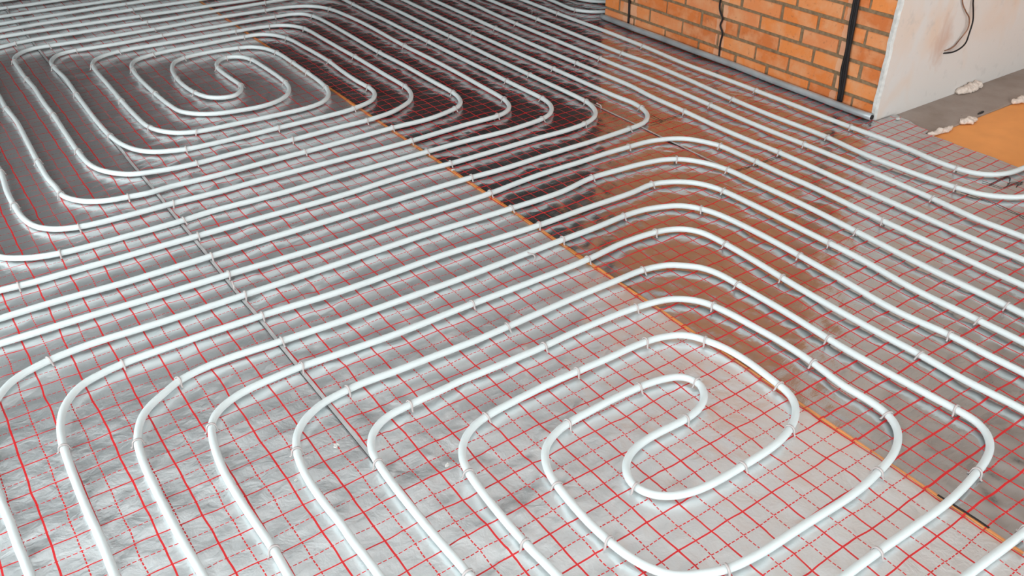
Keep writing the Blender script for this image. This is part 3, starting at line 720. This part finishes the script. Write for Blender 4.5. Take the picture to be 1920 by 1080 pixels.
# pipe clips: a band arched over the pipe with barbed feet
def clip_mesh(name, lean=0.0):
    r = 0.0122
    path = [(-0.0185, 0.0012), (-0.0150, 0.0022)]
    path += [(-0.0132, 0.006)]
    for k in range(9):
        a = math.pi - k * math.pi / 8
        path.append((r * math.cos(a), 0.0132 + r * math.sin(a)))
    path += [(0.0132, 0.006), (0.0150, 0.0022), (0.0185, 0.0012)]
    P = np.array(path)
    T = np.gradient(P, axis=0)
    T /= np.linalg.norm(T, axis=1)[:, None]
    Nn = np.stack([-T[:, 1], T[:, 0]], 1)
    w = np.full(len(P), 0.0025)
    w[0] = w[-1] = 0.0018
    th = 0.0013
    V = []
    for i in range(len(P)):
        sh = lean * P[i, 1]
        for sx, sn in ((-1, -1), (1, -1), (1, 1), (-1, 1)):
            q = P[i] + Nn[i] * sn * th
            V.append((sx * w[i] + sh, q[0], max(q[1], 0.0002)))
    F = [(0, 1, 2, 3), tuple(len(V) - 1 - k for k in range(4))]
    for i in range(len(P) - 1):
        a, b = 4 * i, 4 * i + 4
        for c in range(4):
            c2 = (c + 1) % 4
            F.append((a + c, b + c, b + c2, a + c2))
    me = bpy.data.meshes.new(name)
    me.from_pydata(V, [], F)
    me.update()
    me.shade_smooth()
    me.materials.append(MAT_CLIP)
    return me


CM = [clip_mesh('pipe_clip', l) for l in (0.0, 0.12, -0.15, 0.22)]
ONES = ['first', 'second', 'third', 'fourth', 'fifth', 'sixth', 'seventh', 'eighth', 'ninth', 'tenth', 'eleventh', 'twelfth', 'thirteenth', 'fourteenth',
        'fifteenth', 'sixteenth', 'seventeenth', 'eighteenth', 'nineteenth']
TENS = {2: ('twenty', 'twentieth'), 3: ('thirty', 'thirtieth'), 4: ('forty', 'fortieth')}


def ordinal(n):
    if n < 20:
        return ONES[n - 1]
    a, b = divmod(n, 10)
    return TENS[a][1] if b == 0 else TENS[a][0] + '-' + ONES[b - 1]


def clip_zone(u, v, ang, key):
    along_u = abs(math.cos(math.radians(ang))) > 0.8
    if abs(u - 16.1) < 0.6 and along_u and 10 < v < 40:
        return 'pale pipe clip on the orange line, %s from the front', 'clips on the orange line', v
    if abs(u + 4.1) < 0.6 and along_u and 8 < v < 40:
        return 'pale pipe clip on the taped left seam, %s from the front', 'clips on the left seam', v
    if abs(v - 55.6) < 0.8 and u > 18:
        return 'pale pipe clip in the far row across the straight runs, %s from the brick wall', 'far clip row on the straight runs', -u
    if abs(v - 41.0) < 0.8 and u > 18:
        return 'pale pipe clip in the middle row across the straight runs, %s from the brick wall', 'middle clip row on the straight runs', -u
    if u > 38 or (abs(v - 14.7) < 0.8 and u > 33):
        return 'pale pipe clip on the right-hand straight runs before the corner, %s from the front', 'clips on the right-hand runs', v
    side = 'left' if u < (5 if key == 'lower' else 0) else ('middle' if u < (17 if key == 'lower' else 14) else 'right')
    which = 'near' if key == 'lower' else 'far'
    return 'pale pipe clip on the %s part of the %s spiral, %%s from the front' % (side, which), '%s clips of the %s spiral' % (side, which), v


zones = {}
for s in CLIPS.split():
    a, b, ang, key = s.split(',')
    a, b, ang = float(a), float(b), float(ang)
    lab, grp, order = clip_zone(a, b, ang, key)
    zones.setdefault((lab, grp), []).append((order, a, b, ang))
for (lab, grp), items in zones.items():
    for k, (_, a, b, ang) in enumerate(sorted(items)):
        o = bpy.data.objects.new('pipe_clip', random.choice(CM))
        o.location = (a * CELL, b * CELL, 0.0)
        o.rotation_euler = (0, 0, math.radians(ang) + random.uniform(-0.12, 0.12))
        link(o)
        tag(o, lab % ordinal(k + 1), 'clip', grp)

# loose clips lying on the foil
LOOSE = [
    (13.13, 13.55, 0.5, 'bent pale clip lying loose on the foil left of the orange line'),
    (46.58, 59.31, 0.9, 'pale clip lying loose near the far end of the brick wall'),
    (-4.13, 21.37, -0.3, 'broken pale clip lying on the taped seam at the left'),
    (33.88, 31.32, 0.1, 'curled pale clip lying beside a far spiral bend'),
    (16.4, -18.5, -1.0, 'pale clip lying loose at the lower right corner'),
]
for a, b, rz, lab in LOOSE:
    o = bpy.data.objects.new('loose_clip', CM[1])
    o.location = (a * U, b * U, 0.0030)
    o.rotation_euler = (math.radians(82), 0, rz)
    link(o)
    tag(o, lab, 'clip')

# ------------------------------------------------------------------ tube, cables and wires at the wall
n = 60
yv = np.linspace(0.752, 2.60, n)
tx = BX - 0.019 + 0.0035 * np.sin(yv * 5.1) + 0.002 * np.sin(yv * 13)
tz = 0.0175 + 0.0025 * np.sin(yv * 3.3 + 1)
base = tag(bpy.data.objects.new('edge_tube', None), 'grey round foam tube lying along the foot of the brick wall', 'tube')
base.location = (0, 0, 0)
link(base)
tube('tube_body', np.column_stack([tx, yv, tz]), 0.0155, MAT_TUBE, base, 14)
tube('tube_end', [(tx[0], 0.7535, tz[0]), (tx[0], 0.750, tz[0]), (tx[0], 0.747, tz[0])], 0.0105, MAT_BLACK, base, 12)['label'] = 'dark open end of the tube'


def cable(name, ctrl, r, mat, label=None, parent=None, sides=8, upv=(1, 0, 0)):
    Q = catmull(np.array(ctrl, float), 0.012)
    o = tube(name, Q, r, mat, parent, sides, upv=upv)
    if label:
        tag(o, label, 'cable')
    return o


def rise(v_pts, x, z_top=ZC):
    return [(x, v, z) for v, z in v_pts]


def long_rise(pts, x, seed, amp=0.004):
    """cable up the wall from traced points, on to the ceiling"""
    r = random.Random(seed)
    out = [(x + r.uniform(-.001, .001), v, z) for v, z in pts]
    v, z = pts[-1]
    while z < ZC - 0.2:
        z += 0.16
        out.append((x + r.uniform(-.001, .001), v + r.uniform(-amp, amp), z))
    return out


cable('cable', long_rise([(2.377, 0.03), (2.379, 0.10), (2.384, 0.18), (2.386, 0.3)], BX - 0.007, 1), 0.0062, MAT_BLACK, 'black cable down the bricks near the far end of the wall')
cable('cable', long_rise([(1.683, 0.028), (1.686, 0.10), (1.679, 0.15), (1.700, 0.185), (1.692, 0.22), (1.716, 0.255), (1.722, 0.29), (1.717, 0.33), (1.72, 0.4)], BX - 0.006, 2), 0.0046, MAT_BLACK, 'thin kinked black cable down the middle of the brick wall')
bund = tag(bpy.data.objects.new('cable_bundle', None), 'thick black cable bundle down the bricks close to the plastered corner', 'cables')
link(bund)
for k, (dv, dx, w) in enumerate(((0.0, 0.0, 0.003), (0.0095, 0.002, 0.006), (-0.0085, 0.001, 0.004))):
    pts = [(0.934 + dv * .8, 0.03), (0.938 + dv, 0.10), (0.944 + dv * 1.25, 0.17), (0.946 + dv * 0.7, 0.26), (0.951 + dv * 1.1, 0.36), (0.955 + dv, 0.47), (0.958 + dv, 0.6)]
    cable('cable', long_rise(pts, BX - 0.008 - dx, 10 + k, 0.003), 0.0068, MAT_BLACK, None, bund)

W1 = [(3.017, 0.752, 0.221), (3.045, 0.735, 0.222), (3.082, 0.72, 0.229), (3.134, 0.715, 0.254), (3.154, 0.72, 0.30), (3.164, 0.725, 0.35), (3.150, 0.73, 0.40), (3.137, 0.735, 0.442), (3.12, 0.738, 0.6), (3.11, 0.74, 0.9)]
W2 = [(3.010, 0.752, 0.232), (3.045, 0.742, 0.234), (3.085, 0.738, 0.243), (3.116, 0.737, 0.268), (3.145, 0.728, 0.317), (3.137, 0.73, 0.363), (3.098, 0.735, 0.401), (3.051, 0.738, 0.455), (3.03, 0.739, 0.6), (3.02, 0.74, 0.9)]
tag(cable('wire', W1, 0.0036, MAT_BLACK, None, None, 8, (0, 1, 0)), 'dark wire curving up from the hole in the plastered wall, right-hand one', 'wire')
tag(cable('wire', W2, 0.0028, MAT_COPPER, None, None, 8, (0, 1, 0)), 'thin brownish wire curving up from the hole in the plastered wall, left-hand one', 'wire')


# ------------------------------------------------------------------ foam lumps, hole mark and flakes
def lump(name, p0, p1, w, h, z, seed, label, mat=MAT_FOAM, cat='foam'):
    p0, p1 = np.array(p0), np.array(p1)
    L = np.linalg.norm(p1 - p0)
    ang = math.atan2(*(p1 - p0)[::-1])
    nu, nv = 34, 14
    V, F = [], []
    for i in range(nu + 1):
        t = i / nu
        prof = (math.sin(math.pi * min(max(t, 0.0), 1.0)) ** 0.22) if 0 < t < 1 else 0.02
        for k in range(nv):
            a = 2 * math.pi * k / nv
            nn = 1 + 0.42 * float(vnoise(np.array(t * 8 + seed), np.array(3 + 2.2 * math.cos(a)), seed)) + 0.30 * float(vnoise(np.array(t * 22), np.array(3 + 2.6 * math.sin(a)), seed + 1))
            y = math.cos(a) * w * prof * nn + 0.55 * w * float(vnoise(np.array(t * 4.0), np.array(.5), seed + 2))
            zz2 = math.sin(a) * h * prof * nn
            V.append(((t - .5) * L, y, max(zz2, -h * .5) + h * .45))
    for i in range(nu):
        for k in range(nv):
            k2 = (k + 1) % nv
            F.append((i * nv + k, (i + 1) * nv + k, (i + 1) * nv + k2, i * nv + k2))
    F.append(tuple(range(nv)))
    F.append(tuple(nu * nv + k for k in range(nv))[::-1])
    o = mesh_obj(name, V, F, mat, None, True)
    o.location = (*((p0 + p1) / 2), z)
    o.rotation_euler = (0, 0, ang)
    return tag(o, label, cat)


lump('foam_lump', (2.672, 0.522), (2.840, 0.510), 0.012, 0.012, -0.014, 3, 'long pale foam bead on the board edge nearest the corner')
lump('foam_lump', (2.905, 0.516), (3.006, 0.506), 0.018, 0.014, -0.013, 4, 'short pale foam lump in the middle of the board edge')
lump('foam_lump', (3.325, 0.514), (3.480, 0.510), 0.016, 0.014, -0.013, 5, 'pale foam lump on the board edge at the right border')
lump('foam_lump', (3.215, 0.728), (3.420, 0.722), 0.022, 0.022, -0.008, 6, 'large pale foam lump at the foot of the plastered wall')
lump('hole_dark', (3.07, 0.533), (3.13, 0.541), 0.006, 0.002, -0.0115, 7, 'elongated hole in the concrete strip, put in as a flat black lump', MAT_INK_SHADE, 'hole')  # dark lump put in where the concrete has a hole
CRUMBS = [
    ((-5.4, 4.4), 0.016, 'white torn flake beside a pipe bend of the near spiral at lower left'),
    ((-7.9, 3.4), 0.009, 'small white flake on the foil between two near spiral legs, lower left'),
    ((-1.6, 0.1), 0.013, 'white torn scrap on the foil inside the near spiral left bends'),
    ((16.0, 27.6), 0.014, 'tiny white plastic tab standing on the orange line'),
    ((47.7, 0.2), 0.010, 'tiny white crumb on the foil near the bend by the corner'),
]
for i, ((a, b), sz, lab) in enumerate(CRUMBS):
    lump('white_flake', (a * U, b * U), (a * U + sz, b * U + sz * 0.5), sz * 0.3, sz * 0.22, 0.0, 30 + i, lab, MAT_EDGE, 'flake')
lump('plaster_crumb', (2.685, 0.690), (2.705, 0.692), 0.006, 0.005, 0.001, 8, 'tiny white crumb on the foil by the plastered corner', MAT_EDGE, 'crumb')
